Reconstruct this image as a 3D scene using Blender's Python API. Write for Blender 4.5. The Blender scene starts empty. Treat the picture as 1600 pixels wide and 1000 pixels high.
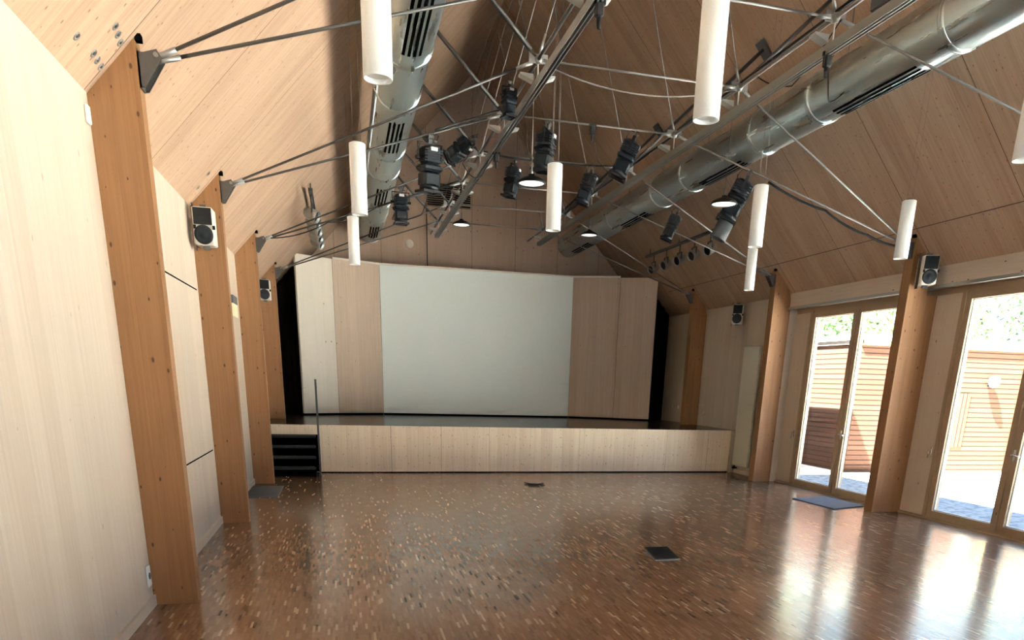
import bpy, math, random
from mathutils import Vector, Matrix, Euler
random.seed(7)
PI = math.pi
SC = bpy.context.scene
COL = SC.collection

# ------------------------------------------------------------------ camera
EYE = 1.6
cam_d = bpy.data.cameras.new('camera')
cam = bpy.data.objects.new('camera', cam_d)
COL.objects.link(cam)
YAW, PITCH, ROLL = 0.2541, -0.3022, -0.0298
fwd = Vector((math.sin(YAW)*math.cos(PITCH), math.cos(YAW)*math.cos(PITCH), math.sin(PITCH)))
rgt = Vector((math.cos(YAW), -math.sin(YAW), 0))
dwn = fwd.cross(rgt)
c_, s_ = math.cos(ROLL), math.sin(ROLL)
r2 = c_*rgt + s_*dwn
d2 = -s_*rgt + c_*dwn
up = -d2
m = Matrix(((r2.x, up.x, -fwd.x, 0), (r2.y, up.y, -fwd.y, 0), (r2.z, up.z, -fwd.z, EYE), (0, 0, 0, 1)))
cam.matrix_world = m
cam_d.sensor_fit = 'HORIZONTAL'
cam_d.sensor_width = 36
cam_d.lens = 1138.96/1600*36
cam_d.shift_x = -(835.8-800)/1600
cam_d.shift_y = (949.7-500)/1600
cam_d.clip_start = 0.05
cam_d.clip_end = 400
SC.camera = cam

# ------------------------------------------------------------------ world, sun, exposure
SC.view_settings.view_transform = 'Standard'
SC.view_settings.look = 'None'
SC.view_settings.gamma = 1
SC.view_settings.use_curve_mapping = False
SC.view_settings.exposure = 1.70
SC.cycles.use_denoising = True
SC.cycles.max_bounces = 12
SC.cycles.diffuse_bounces = 3
SC.cycles.glossy_bounces = 4
SC.cycles.transparent_max_bounces = 16
SC.cycles.sample_clamp_indirect = 12
SC.cycles.caustics_reflective = True
SC.cycles.caustics_refractive = False

W = bpy.data.worlds.new('sky')
SC.world = W
W.use_nodes = True
wn = W.node_tree.nodes; wl = W.node_tree.links
bg = wn['Background']
tc = wn.new('ShaderNodeTexCoord')
sx = wn.new('ShaderNodeSeparateXYZ'); wl.new(tc.outputs['Generated'], sx.inputs[0])
cr = wn.new('ShaderNodeValToRGB'); wl.new(sx.outputs[2], cr.inputs[0])
cr.color_ramp.elements[0].position = 0.0; cr.color_ramp.elements[0].color = (0.66, 0.82, 1.0, 1)
cr.color_ramp.elements[1].position = 0.6; cr.color_ramp.elements[1].color = (0.32, 0.58, 1.0, 1)
wl.new(cr.outputs[0], bg.inputs[0])
bg.inputs[1].default_value = 1.5

sun_d = bpy.data.lights.new('sun', 'SUN')
sun = bpy.data.objects.new('sun', sun_d); COL.objects.link(sun)
sun_d.energy = 100.0
sun_d.color = (0.98, 0.96, 0.92)
sun_d.angle = math.radians(0.6)
sdir = Vector((1, 0.45, -1.7)).normalized()
sun.rotation_euler = sdir.to_track_quat('-Z', 'Y').to_euler()
sun.location = (-10, -5, 20)

# ------------------------------------------------------------------ materials
def newmat(name):
    mt = bpy.data.materials.new(name); mt.use_nodes = True
    nt = mt.node_tree
    return mt, nt, nt.nodes, nt.links, nt.nodes['Principled BSDF']

def plain(name, col, rough=0.5, metal=0.0, emit=None, estr=0, bump=0, bscale=200, spec=None, tone=0.0):
    mt, nt, N, L, P = newmat(name)
    P.inputs['Base Color'].default_value = (*col, 1)
    P.inputs['Roughness'].default_value = rough
    P.inputs['Metallic'].default_value = metal
    if spec is not None: P.inputs['Specular IOR Level'].default_value = spec
    if emit:
        P.inputs['Emission Color'].default_value = (*emit, 1)
        P.inputs['Emission Strength'].default_value = estr
    tcn = N.new('ShaderNodeTexCoord')
    nz = N.new('ShaderNodeTexNoise'); nz.inputs['Scale'].default_value = bscale
    nz.inputs['Detail'].default_value = 3
    L.new(tcn.outputs['Object'], nz.inputs['Vector'])
    if tone:
        mx = N.new('ShaderNodeMix'); mx.data_type = 'RGBA'
        mx.inputs['A'].default_value = (*[c*(1-tone) for c in col], 1)
        mx.inputs['B'].default_value = (*[min(1, c*(1+tone)) for c in col], 1)
        L.new(nz.outputs['Fac'], mx.inputs['Factor']); L.new(mx.outputs['Result'], P.inputs['Base Color'])
    if bump:
        b = N.new('ShaderNodeBump'); b.inputs['Strength'].default_value = bump; b.inputs['Distance'].default_value = .002
        L.new(nz.outputs['Fac'], b.inputs['Height']); L.new(b.outputs[0], P.inputs['Normal'])
    return mt

def math_n(N, L, op, a, b=None, clamp=False):
    n = N.new('ShaderNodeMath'); n.operation = op; n.use_clamp = clamp
    for i, v in enumerate((a, b)):
        if v is None: continue
        if isinstance(v, (int, float)): n.inputs[i].default_value = v
        else: L.new(v, n.inputs[i])
    return n.outputs[0]

def wood(name, base, dark, plank=0.2, seam=0.5, knots=0.6, kcol=(0.12, 0.05, 0.02), rough=0.6, grain=1.0, panel=None, kscale=4.0, tonevar=0.14):
    """wood in metres: UV x across the grain, UV y along it"""
    mt, nt, N, L, P = newmat(name)
    uv = N.new('ShaderNodeUVMap')
    sp = N.new('ShaderNodeSeparateXYZ'); L.new(uv.outputs[0], sp.inputs[0])
    u, v = sp.outputs[0], sp.outputs[1]
    pk = math_n(N, L, 'DIVIDE', u, plank)
    pi_ = math_n(N, L, 'FLOOR', pk)
    wn_ = N.new('ShaderNodeTexWhiteNoise'); wn_.noise_dimensions = '1D'; L.new(pi_, wn_.inputs['W'])
    # grain: noise stretched along v, shifted per board
    cx = N.new('ShaderNodeCombineXYZ')
    L.new(math_n(N, L, 'MULTIPLY', u, 55), cx.inputs[0])
    L.new(math_n(N, L, 'MULTIPLY', v, 1.3), cx.inputs[1])
    L.new(math_n(N, L, 'MULTIPLY', wn_.outputs[0], 37), cx.inputs[2])
    nz = N.new('ShaderNodeTexNoise'); nz.inputs['Scale'].default_value = 1.0; nz.inputs['Detail'].default_value = 5
    nz.inputs['Roughness'].default_value = 0.65; nz.inputs['Distortion'].default_value = 0.35
    L.new(cx.outputs[0], nz.inputs['Vector'])
    g = math_n(N, L, 'SUBTRACT', nz.outputs['Fac'], 0.40)
    g = math_n(N, L, 'MULTIPLY', g, 2.4*grain, True)
    # broad bands
    cx2 = N.new('ShaderNodeCombineXYZ')
    L.new(math_n(N, L, 'MULTIPLY', u, 9), cx2.inputs[0]); L.new(math_n(N, L, 'MULTIPLY', v, .5), cx2.inputs[1])
    L.new(math_n(N, L, 'MULTIPLY', wn_.outputs[0], 11), cx2.inputs[2])
    nb = N.new('ShaderNodeTexNoise'); nb.inputs['Scale'].default_value = 1; nb.inputs['Detail'].default_value = 2
    L.new(cx2.outputs[0], nb.inputs['Vector'])
    f = math_n(N, L, 'ADD', math_n(N, L, 'MULTIPLY', g, .42), math_n(N, L, 'MULTIPLY', nb.outputs['Fac'], .38))
    f = math_n(N, L, 'ADD', f, math_n(N, L, 'MULTIPLY', math_n(N, L, 'SUBTRACT', wn_.outputs[0], .5), tonevar*2), True)
    mx = N.new('ShaderNodeMix'); mx.data_type = 'RGBA'
    mx.inputs['A'].default_value = (*base, 1); mx.inputs['B'].default_value = (*dark, 1)
    L.new(f, mx.inputs['Factor'])
    col = mx.outputs['Result']
    # seams between boards
    fr = math_n(N, L, 'FRACT', pk)
    near = math_n(N, L, 'LESS_THAN', fr, 0.004/plank)
    if panel:
        pf = math_n(N, L, 'FRACT', math_n(N, L, 'DIVIDE', math_n(N, L, 'SUBTRACT', u, panel[1]), panel[0]))
        pn = math_n(N, L, 'LESS_THAN', pf, 0.009/panel[0])
        near = math_n(N, L, 'MAXIMUM', math_n(N, L, 'MULTIPLY', near, seam), math_n(N, L, 'MULTIPLY', pn, 1.0))
    else:
        near = math_n(N, L, 'MULTIPLY', near, seam)
    m2 = N.new('ShaderNodeMix'); m2.data_type = 'RGBA'
    L.new(near, m2.inputs['Factor']); L.new(col, m2.inputs['A'])
    m2.inputs['B'].default_value = (*[c*0.35 for c in dark], 1)
    col = m2.outputs['Result']
    # knots
    cx3 = N.new('ShaderNodeCombineXYZ')
    L.new(math_n(N, L, 'MULTIPLY', u, kscale*1.9), cx3.inputs[0]); L.new(math_n(N, L, 'MULTIPLY', v, kscale), cx3.inputs[1])
    vo = N.new('ShaderNodeTexVoronoi'); vo.voronoi_dimensions = '2D'; vo.inputs['Scale'].default_value = 1
    L.new(cx3.outputs[0], vo.inputs['Vector'])
    sc_ = N.new('ShaderNodeSeparateColor'); L.new(vo.outputs['Color'], sc_.inputs[0])
    rad = math_n(N, L, 'MULTIPLY', sc_.outputs[1], 0.075)
    rad = math_n(N, L, 'ADD', rad, 0.02)
    kk = math_n(N, L, 'SUBTRACT', 1.0, math_n(N, L, 'DIVIDE', vo.outputs['Distance'], rad), True)
    kk = math_n(N, L, 'MULTIPLY', kk, 2.2, True)
    on = math_n(N, L, 'LESS_THAN', sc_.outputs[0], knots)
    kk = math_n(N, L, 'MULTIPLY', kk, on)
    m3 = N.new('ShaderNodeMix'); m3.data_type = 'RGBA'
    L.new(math_n(N, L, 'MULTIPLY', kk, .85), m3.inputs['Factor']); L.new(col, m3.inputs['A']); m3.inputs['B'].default_value = (*kcol, 1)
    L.new(m3.outputs['Result'], P.inputs['Base Color'])
    P.inputs['Roughness'].default_value = rough
    b = N.new('ShaderNodeBump'); b.inputs['Strength'].default_value = .15; b.inputs['Distance'].default_value = .002
    L.new(nz.outputs['Fac'], b.inputs['Height']); L.new(b.outputs[0], P.inputs['Normal'])
    return mt

def floor_mat():
    mt, nt, N, L, P = newmat('mosaic_parquet')
    uv = N.new('ShaderNodeUVMap')
    sp = N.new('ShaderNodeSeparateXYZ'); L.new(uv.outputs[0], sp.inputs[0])
    x, y = sp.outputs[0], sp.outputs[1]
    sw, sl = 0.016, 0.12
    ix = math_n(N, L, 'FLOOR', math_n(N, L, 'DIVIDE', x, sw))
    w1 = N.new('ShaderNodeTexWhiteNoise'); w1.noise_dimensions = '1D'; L.new(ix, w1.inputs['W'])
    yy = math_n(N, L, 'ADD', math_n(N, L, 'DIVIDE', y, sl), w1.outputs[0])
    iy = math_n(N, L, 'FLOOR', yy)
    cb = N.new('ShaderNodeCombineXYZ'); L.new(ix, cb.inputs[0]); L.new(iy, cb.inputs[1])
    w2 = N.new('ShaderNodeTexWhiteNoise'); w2.noise_dimensions = '2D'; L.new(cb.outputs[0], w2.inputs['Vector'])
    ramp = N.new('ShaderNodeValToRGB'); L.new(w2.outputs[0], ramp.inputs[0])
    E = ramp.color_ramp.elements
    E[0].position = 0; E[0].color = (0.17, 0.096, 0.056, 1)
    E[1].position = 1.0; E[1].color = (0.50, 0.36, 0.26, 1)
    for p, c in ((0.12, (0.235, 0.138, 0.080, 1)), (0.80, (0.285, 0.175, 0.108, 1)), (0.945, (0.33, 0.212, 0.136, 1)), (0.965, (0.50, 0.36, 0.24, 1))):
        e = E.new(p); e.color = c
    # big patches of hue change
    nb = N.new('ShaderNodeTexNoise'); nb.inputs['Scale'].default_value = 0.9; nb.inputs['Detail'].default_value = 3
    L.new(uv.outputs[0], nb.inputs['Vector'])
    m1 = N.new('ShaderNodeMix'); m1.data_type = 'RGBA'; m1.blend_type = 'MULTIPLY'; m1.inputs['Factor'].default_value = .5
    L.new(ramp.outputs[0], m1.inputs['A'])
    r3 = N.new('ShaderNodeValToRGB'); L.new(nb.outputs['Fac'], r3.inputs[0])
    r3.color_ramp.elements[0].position = .3; r3.color_ramp.elements[0].color = (.7, .6, .55, 1)
    r3.color_ramp.elements[1].position = .7; r3.color_ramp.elements[1].color = (1.15, 1.05, 1, 1)
    L.new(r3.outputs[0], m1.inputs['B'])
    L.new(m1.outputs['Result'], P.inputs['Base Color'])
    # streaky gloss
    ns = N.new('ShaderNodeTexNoise'); ns.inputs['Scale'].default_value = 6; ns.inputs['Detail'].default_value = 4
    L.new(uv.outputs[0], ns.inputs['Vector'])
    mr = N.new('ShaderNodeMapRange'); L.new(ns.outputs['Fac'], mr.inputs[0])
    mr.inputs['To Min'].default_value = .15; mr.inputs['To Max'].default_value = .28
    L.new(mr.outputs[0], P.inputs['Roughness'])
    P.inputs['Specular IOR Level'].default_value = 0.55
    P.inputs['Coat Weight'].default_value = 0.2
    P.inputs['Coat Roughness'].default_value = 0.12
    b = N.new('ShaderNodeBump'); b.inputs['Strength'].default_value = .10; b.inputs['Distance'].default_value = .004
    L.new(ns.outputs['Fac'], b.inputs['Height']); L.new(b.outputs[0], P.inputs['Normal'])
    return mt

def glass_mat():
    mt = bpy.data.materials.new('window_glass'); mt.use_nodes = True
    N, L = mt.node_tree.nodes, mt.node_tree.links
    for n in list(N):
        if n.type != 'OUTPUT_MATERIAL': N.remove(n)
    out = [n for n in N if n.type == 'OUTPUT_MATERIAL'][0]
    tr = N.new('ShaderNodeBsdfTransparent'); tr.inputs[0].default_value = (.93, .96, .95, 1)
    gl = N.new('ShaderNodeBsdfGlossy'); gl.inputs['Roughness'].default_value = .02
    lw = N.new('ShaderNodeLayerWeight'); lw.inputs[0].default_value = .5
    fr = math_n(N, L, 'POWER', lw.outputs['Facing'], 5.0)
    fr = math_n(N, L, 'ADD', math_n(N, L, 'MULTIPLY', fr, .6), .025)
    mx = N.new('ShaderNodeMixShader'); L.new(fr, mx.inputs[0]); L.new(tr.outputs[0], mx.inputs[1]); L.new(gl.outputs[0], mx.inputs[2])
    L.new(mx.outputs[0], out.inputs[0])
    return mt

def siding_mat(name, c1, c2, pitch=0.10):
    mt, nt, N, L, P = newmat(name)
    uv = N.new('ShaderNodeUVMap'); sp = N.new('ShaderNodeSeparateXYZ'); L.new(uv.outputs[0], sp.inputs[0])
    k = math_n(N, L, 'DIVIDE', sp.outputs[0], pitch)
    w = N.new('ShaderNodeTexWhiteNoise'); w.noise_dimensions = '1D'; L.new(math_n(N, L, 'FLOOR', k), w.inputs['W'])
    nz = N.new('ShaderNodeTexNoise'); nz.inputs['Scale'].default_value = 3; nz.inputs['Detail'].default_value = 4
    cx = N.new('ShaderNodeCombineXYZ'); L.new(math_n(N, L, 'MULTIPLY', k, 2.0), cx.inputs[0]); L.new(math_n(N, L, 'MULTIPLY', sp.outputs[1], 1.2), cx.inputs[1])
    L.new(cx.outputs[0], nz.inputs['Vector'])
    f = math_n(N, L, 'ADD', math_n(N, L, 'MULTIPLY', w.outputs[0], .4), math_n(N, L, 'MULTIPLY', nz.outputs['Fac'], .7), True)
    mx = N.new('ShaderNodeMix'); mx.data_type = 'RGBA'; mx.inputs['A'].default_value = (*c1, 1); mx.inputs['B'].default_value = (*c2, 1)
    L.new(f, mx.inputs['Factor'])
    fr = math_n(N, L, 'FRACT', k)
    gap = math_n(N, L, 'LESS_THAN', fr, .20)
    m2 = N.new('ShaderNodeMix'); m2.data_type = 'RGBA'; L.new(gap, m2.inputs['Factor']); L.new(mx.outputs['Result'], m2.inputs['A'])
    m2.inputs['B'].default_value = (*[c*.25 for c in c2], 1)
    L.new(m2.outputs['Result'], P.inputs['Base Color']); P.inputs['Roughness'].default_value = .8; P.inputs['Specular IOR Level'].default_value = .08
    return mt

def cobble_mat():
    mt, nt, N, L, P = newmat('shade_toned_cobbles')
    uv = N.new('ShaderNodeUVMap')
    vo = N.new('ShaderNodeTexVoronoi'); vo.voronoi_dimensions = '2D'; vo.inputs['Scale'].default_value = 9
    L.new(uv.outputs[0], vo.inputs['Vector'])
    r = N.new('ShaderNodeValToRGB'); L.new(vo.outputs['Distance'], r.inputs[0])
    r.color_ramp.elements[0].position = .35; r.color_ramp.elements[0].color = (.17, .21, .25, 1)  # stones darkened and blued for the shade beside the hall
    r.color_ramp.elements[1].position = .62; r.color_ramp.elements[1].color = (.08, .11, .14, 1)
    L.new(r.outputs[0], P.inputs['Base Color']); P.inputs['Roughness'].default_value = .85
    return mt

def leaf_mat(name, a, b):
    mt, nt, N, L, P = newmat(name)
    oi = N.new('ShaderNodeTexCoord')
    nz = N.new('ShaderNodeTexNoise'); nz.inputs['Scale'].default_value = 2.5; nz.inputs['Detail'].default_value = 4
    L.new(oi.outputs['Object'], nz.inputs['Vector'])
    mx = N.new('ShaderNodeMix'); mx.data_type = 'RGBA'; mx.inputs['A'].default_value = (*a, 1); mx.inputs['B'].default_value = (*b, 1)
    L.new(nz.outputs['Fac'], mx.inputs['Factor']); L.new(mx.outputs['Result'], P.inputs['Base Color'])
    P.inputs['Roughness'].default_value = .5
    P.inputs['Transmission Weight'].default_value = 0.0
    return mt

def frosted_mat():
    mt, nt, N, L, P = newmat('opal_lamp_tube')
    P.inputs['Base Color'].default_value = (.80, .80, .77, 1)
    P.inputs['Roughness'].default_value = .55
    tcn = N.new('ShaderNodeTexCoord')
    nz = N.new('ShaderNodeTexNoise'); nz.inputs['Scale'].default_value = 180; L.new(tcn.outputs['Object'], nz.inputs['Vector'])
    b = N.new('ShaderNodeBump'); b.inputs['Strength'].default_value = .5; b.inputs['Distance'].default_value = .002
    L.new(nz.outputs['Fac'], b.inputs['Height']); L.new(b.outputs[0], P.inputs['Normal'])
    P.inputs['Emission Color'].default_value = (1, .97, .90, 1); P.inputs['Emission Strength'].default_value = .02
    return mt

PALE_A, PALE_D = (0.74, 0.60, 0.47), (0.60, 0.42, 0.28)
M = {}
M['wall'] = wood('whitewashed_spruce', (0.62, 0.515, 0.42), (0.46, 0.355, 0.265), plank=0.21, seam=.10, knots=.14, kcol=(.40, .28, .18), grain=1.2)
M['roof'] = wood('roof_spruce', (0.60, 0.405, 0.28), (0.35, 0.205, 0.12), plank=0.19, grain=1.5, seam=.15, knots=.85, panel=(1.545, 8.50), kcol=(.22, .10, .045), kscale=6)
M['gable'] = wood('gable_spruce', (0.55, 0.38, 0.275), (0.43, 0.275, 0.18), plank=0.35, seam=.3, knots=.3, panel=(1.0, 0.92))
M['post'] = wood('glulam_timber', (0.36, 0.175, 0.068), (0.21, 0.092, 0.034), plank=0.14, seam=.12, knots=.62, grain=1.4, kcol=(.045, .018, .008), kscale=4.2)
M['stage'] = wood('stage_front_spruce', (0.93, 0.77, 0.58), (0.68, 0.47, 0.31), plank=0.2, seam=.3, knots=.95, grain=1.2, kscale=6, kcol=(.30, .15, .07))
M['shell'] = wood('shell_spruce', (0.64, 0.48, 0.355), (0.46, 0.32, 0.225), grain=1.5, plank=0.2, seam=.15, knots=.1)
M['shellpale'] = wood('lit_and_pale_panel', (0.82, 0.73, 0.62), (0.70, 0.59, 0.48), plank=0.2, seam=.1, knots=.1)
M['frame'] = wood('door_frame_timber', (0.42, 0.29, 0.185), (0.31, 0.20, 0.12), plank=0.5, seam=0, knots=.1)
M['panel'] = wood('side_panel_timber', (0.62, 0.50, 0.40), (0.50, 0.38, 0.29), plank=0.3, seam=.1, knots=.1)
M['floor'] = floor_mat()
M['glass'] = glass_mat()
M['screen'] = plain('projection_paint', (0.88, 0.92, 0.87), .8, tone=.03, bscale=60)
M['deck'] = plain('black_stage_deck', (0.035, 0.022, 0.016), .22, tone=.4, bscale=5)
M['black'] = plain('black_metal', (0.008, 0.009, 0.011), .5, spec=.3)
M['fixture'] = plain('fixture_black_paint', (0.008, 0.012, 0.017), .5, spec=.3)
M['rubber'] = plain('cable_rubber', (0.012, 0.012, 0.012), .6)
M['shade_sheet'] = plain('unlit_gap_black', (0.006, 0.004, 0.003), .95, spec=.1)
M['void'] = plain('dark_recess', (0.004, 0.004, 0.004), .9, spec=.0)
M['steel'] = plain('grey_steel', (0.11, 0.105, 0.10), .5, .6)
M['rod'] = plain('zinc_rod', (0.27, 0.26, 0.245), .5, .6)
M['alu'] = plain('aluminium_profile', (0.36, 0.36, 0.345), .42, .7)
M['white'] = plain('white_enamel', (0.82, 0.82, 0.80), .4)
M['bracketwhite'] = plain('pale_bracket_paint', (0.50, 0.51, 0.48), .45)
M['chrome'] = plain('chrome_handle', (0.85, 0.85, 0.85), .2, .9)
M['cabinet'] = plain('speaker_cabinet_paint', (0.74, 0.68, 0.60), .5)
M['grey'] = plain('grey_box', (0.07, 0.075, 0.08), .6)
M['radiator'] = plain('radiator_enamel', (0.66, 0.62, 0.50), .45)
M['opal'] = frosted_mat()
M['lit'] = plain('lit_lamp_diffuser', (.9, .9, .85), .5, emit=(1, .96, .88), estr=.35)
M['mat'] = plain('mat_fibre', (0.10, 0.105, 0.12), .9, bump=.6, bscale=400, tone=.3)
M['blue'] = plain('doormat_fibre', (0.10, 0.12, 0.17), .75, bump=.5, bscale=400, tone=.3)
M['paper'] = plain('yellowed_card', (0.85, 0.80, 0.55), .7)
M['duct'] = None
mt, nt, N, L, P = newmat('galvanised_duct')
P.inputs['Metallic'].default_value = 1.0; P.inputs['Base Color'].default_value = (.70, .81, .83, 1)
tcn = N.new('ShaderNodeTexCoord'); nz = N.new('ShaderNodeTexNoise'); nz.inputs['Scale'].default_value = 2.2; nz.inputs['Detail'].default_value = 5
mp = N.new('ShaderNodeMapping'); mp.inputs['Scale'].default_value = (7, .6, 7)
L.new(tcn.outputs['Object'], mp.inputs[0]); L.new(mp.outputs[0], nz.inputs['Vector'])
mr = N.new('ShaderNodeMapRange'); mr.inputs['To Min'].default_value = .18; mr.inputs['To Max'].default_value = .42
L.new(nz.outputs['Fac'], mr.inputs[0]); L.new(mr.outputs[0], P.inputs['Roughness'])
M['duct'] = mt
M['siding'] = siding_mat('red_brown_siding', (0.070, 0.034, 0.021), (0.038, 0.016, 0.010))
M['fascia'] = plain('dark_fascia', (0.10, 0.08, 0.07), .7)
M['yellow'] = plain('yellow_trim', (0.62, 0.42, 0.10), .7)
M['zinc'] = plain('zinc_flashing', (0.75, 0.76, 0.78), .4, .2)
M['cobble'] = cobble_mat()
M['paving'] = plain('pale_concrete_paving', (0.70, 0.68, 0.63), .85, tone=.06, bscale=4)
M['outer'] = plain('outer_cladding', (0.30, 0.22, 0.16), .8, tone=.2, bscale=3)
M['grass'] = plain('meadow_grass', (0.10, 0.16, 0.035), .9, tone=.4, bscale=2)
M['leafA'] = leaf_mat('light_green_leaves', (0.085, 0.125, 0.022), (0.035, 0.065, 0.012))  # paler yellow-green leaf colour
M['leafB'] = leaf_mat('deep_leaves', (0.045, 0.09, 0.022), (0.02, 0.05, 0.012))
M['bark'] = plain('bark', (0.10, 0.07, 0.05), .9, bump=.8, bscale=30)

# ------------------------------------------------------------------ mesh helpers
class MB:
    def __init__(s): s.v = []; s.f = []; s.sm = []
    def add(s, verts, faces, smooth=False):
        o = len(s.v); s.v += [Vector(p) for p in verts]
        for f in faces: s.f.append([i+o for i in f]); s.sm.append(smooth)
        return s
    def box(s, x0, x1, y0, y1, z0, z1):
        x0, x1 = min(x0, x1), max(x0, x1); y0, y1 = min(y0, y1), max(y0, y1); z0, z1 = min(z0, z1), max(z0, z1)
        v = [(x, y, z) for z in (z0, z1) for y in (y0, y1) for x in (x0, x1)]
        return s.add(v, [(0, 2, 3, 1), (4, 5, 7, 6), (0, 1, 5, 4), (2, 6, 7, 3), (0, 4, 6, 2), (1, 3, 7, 5)])
    def bbox(s, x0, x1, y0, y1, z0, z1, b=.01):
        """box with bevelled vertical edges and chamfered top/bottom"""
        x0, x1 = min(x0, x1), max(x0, x1); y0, y1 = min(y0, y1), max(y0, y1); z0, z1 = min(z0, z1), max(z0, z1)
        def ring(i, z):
            a, c, d, e = x0+i, x1-i, y0+i, y1-i; k = b
            return [(a+k, d, z), (c-k, d, z), (c, d+k, z), (c, e-k, z), (c-k, e, z), (a+k, e, z), (a, e-k, z), (a, d+k, z)]
        v = ring(b, z0) + ring(0, z0+b) + ring(0, z1-b) + ring(b, z1)
        f = [tuple(range(7, -1, -1)), tuple(range(24, 32))]
        for r in range(3):
            for i in range(8):
                j = (i+1) % 8; f.append((r*8+i, r*8+j, (r+1)*8+j, (r+1)*8+i))
        return s.add(v, f)
    def prism(s, poly, d, off):
        """poly list of points, extruded by vector d"""
        n = len(poly); d = Vector(d)
        v = [Vector(p) for p in poly] + [Vector(p)+d for p in poly]
        f = [tuple(range(n-1, -1, -1)), tuple(range(n, 2*n))] + [(i, (i+1) % n, n+(i+1) % n, n+i) for i in range(n)]
        nn = (v[1]-v[0]).cross(v[2]-v[1])
        if nn.dot(d) < 0: f = [tuple(reversed(q)) for q in f]
        return s.add(v, f)
    def tube(s, p0, p1, r, seg=8, r1=None, cap=True, smooth=True):
        p0, p1 = Vector(p0), Vector(p1); r1 = r if r1 is None else r1
        a = (p1-p0).normalized(); t = Vector((0, 0, 1)) if abs(a.z) < .9 else Vector((1, 0, 0))
        u = a.cross(t).normalized(); w = a.cross(u)
        v = []
        for p, rr in ((p0, r), (p1, r1)):
            for i in range(seg):
                q = 2*PI*i/seg; v.append(p+u*math.cos(q)*rr+w*math.sin(q)*rr)
        o = len(s.v); s.v += v
        for i in range(seg):
            j = (i+1) % seg; s.f.append([o+i, o+seg+i, o+seg+j, o+j]); s.sm.append(smooth)
        if cap:
            s.f.append([o+i for i in range(seg)]); s.sm.append(False)
            s.f.append([o+seg+i for i in reversed(range(seg))]); s.sm.append(False)
        return s
    def path(s, pts, r, seg=6):
        pts = [Vector(p) for p in pts]; o = len(s.v); n = len(pts)
        for k, p in enumerate(pts):
            a = (pts[min(k+1, n-1)]-pts[max(k-1, 0)]).normalized()
            t = Vector((0, 0, 1)) if abs(a.z) < .95 else Vector((1, 0, 0))
            u = a.cross(t).normalized(); w = a.cross(u)
            for i in range(seg):
                q = 2*PI*i/seg; s.v.append(p+u*math.cos(q)*r+w*math.sin(q)*r)
        for k in range(n-1):
            for i in range(seg):
                j = (i+1) % seg; s.f.append([o+k*seg+i, o+(k+1)*seg+i, o+(k+1)*seg+j, o+k*seg+j]); s.sm.append(True)
        s.f.append([o+i for i in range(seg)]); s.sm.append(False)
        s.f.append([o+(n-1)*seg+i for i in reversed(range(seg))]); s.sm.append(False)
        return s
    def lathe(s, prof, center=(0, 0, 0), axis=(0, 0, 1), seg=24, smooth=True):
        c = Vector(center); a = Vector(axis).normalized(); t = Vector((0, 0, 1)) if abs(a.z) < .9 else Vector((1, 0, 0))
        u = a.cross(t).normalized(); w = a.cross(u); o = len(s.v)
        for (r, h) in prof:
            for i in range(seg):
                q = 2*PI*i/seg; s.v.append(c+a*h+u*math.cos(q)*r+w*math.sin(q)*r)
        for k in range(len(prof)-1):
            for i in range(seg):
                j = (i+1) % seg; s.f.append([o+k*seg+i, o+(k+1)*seg+i, o+(k+1)*seg+j, o+k*seg+j]); s.sm.append(smooth)
        return s
    def xf(s, mat):
        s.v = [mat @ p for p in s.v]; return s
    def build(s, name, mat, parent=None, grain=(0, 0, 1)):
        """vertices are given in the frame of the world; the parent's location is taken off"""
        off = Vector(parent['org']) if parent is not None and 'org' in parent else Vector((0, 0, 0))
        me = bpy.data.meshes.new(name)
        me.from_pydata([tuple(p-off) for p in s.v], [], s.f)
        uvl = me.uv_layers.new(name='UVMap')
        G = Vector(grain).normalized()
        for pol in me.polygons:
            pol.use_smooth = s.sm[pol.index]
            n = pol.normal
            g = G
            if abs(n.dot(g)) > .9: g = Vector((0, 1, 0)) if abs(G.y) < .5 else Vector((1, 0, 0))
            if callable(mat): pass
            g = (g - n*n.dot(g)).normalized(); c = n.cross(g)
            # keep 'across' coordinate pointing to a stable world direction
            ax = max(range(3), key=lambda i: abs(c[i]))
            if c[ax] < 0: c = -c
            for li in pol.loop_indices:
                p = me.vertices[me.loops[li].vertex_index].co + off
                uvl.data[li].uv = (p.dot(c), p.dot(g))
        me.materials.append(mat)
        o = bpy.data.objects.new(name, me); COL.objects.link(o)
        if parent is not None: o.parent = parent
        return o

def thing(name, label, cat, loc=(0, 0, 0), group=None, rot=None):
    o = bpy.data.objects.new(name, None); COL.objects.link(o)
    o.location = loc; o['label'] = label; o['category'] = cat; o['org'] = list(loc)
    o.empty_display_size = .1
    if group: o['group'] = group
    return o
def tag(o, label, cat, group=None, kind=None):
    o['label'] = label; o['category'] = cat
    if group: o['group'] = group
    if kind: o['kind'] = kind
    return o
def struct(o):
    o['kind'] = 'structure'; return o
def dup(root, loc, label, rot=None):
    r = root.copy(); COL.objects.link(r); r.location = loc; r['label'] = label
    if rot is not None: r.rotation_euler = rot
    for ch in list(root.children):
        c = ch.copy(); COL.objects.link(c); c.parent = r
        for g in ch.children:
            d = g.copy(); COL.objects.link(d); d.parent = c
    return r

# ------------------------------------------------------------------ dimensions
XL, XR = -1.38, 7.30          # wall faces
PL, PR = -1.09, 6.97          # inner faces of the posts
SL = 1.07                     # roof slope
XM, ZM = 2.94, 3.13+1.07*(2.94+1.38)
Y0, Y1 = -4.2, 17.85
POSTS = [14.75, 11.70, 8.55, 5.46, 2.38, -0.70, -3.78]
def zroofL(x): return 3.13+SL*(x-XL)
def zroofR(x): return 3.13+SL*(7.26-x)

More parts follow.
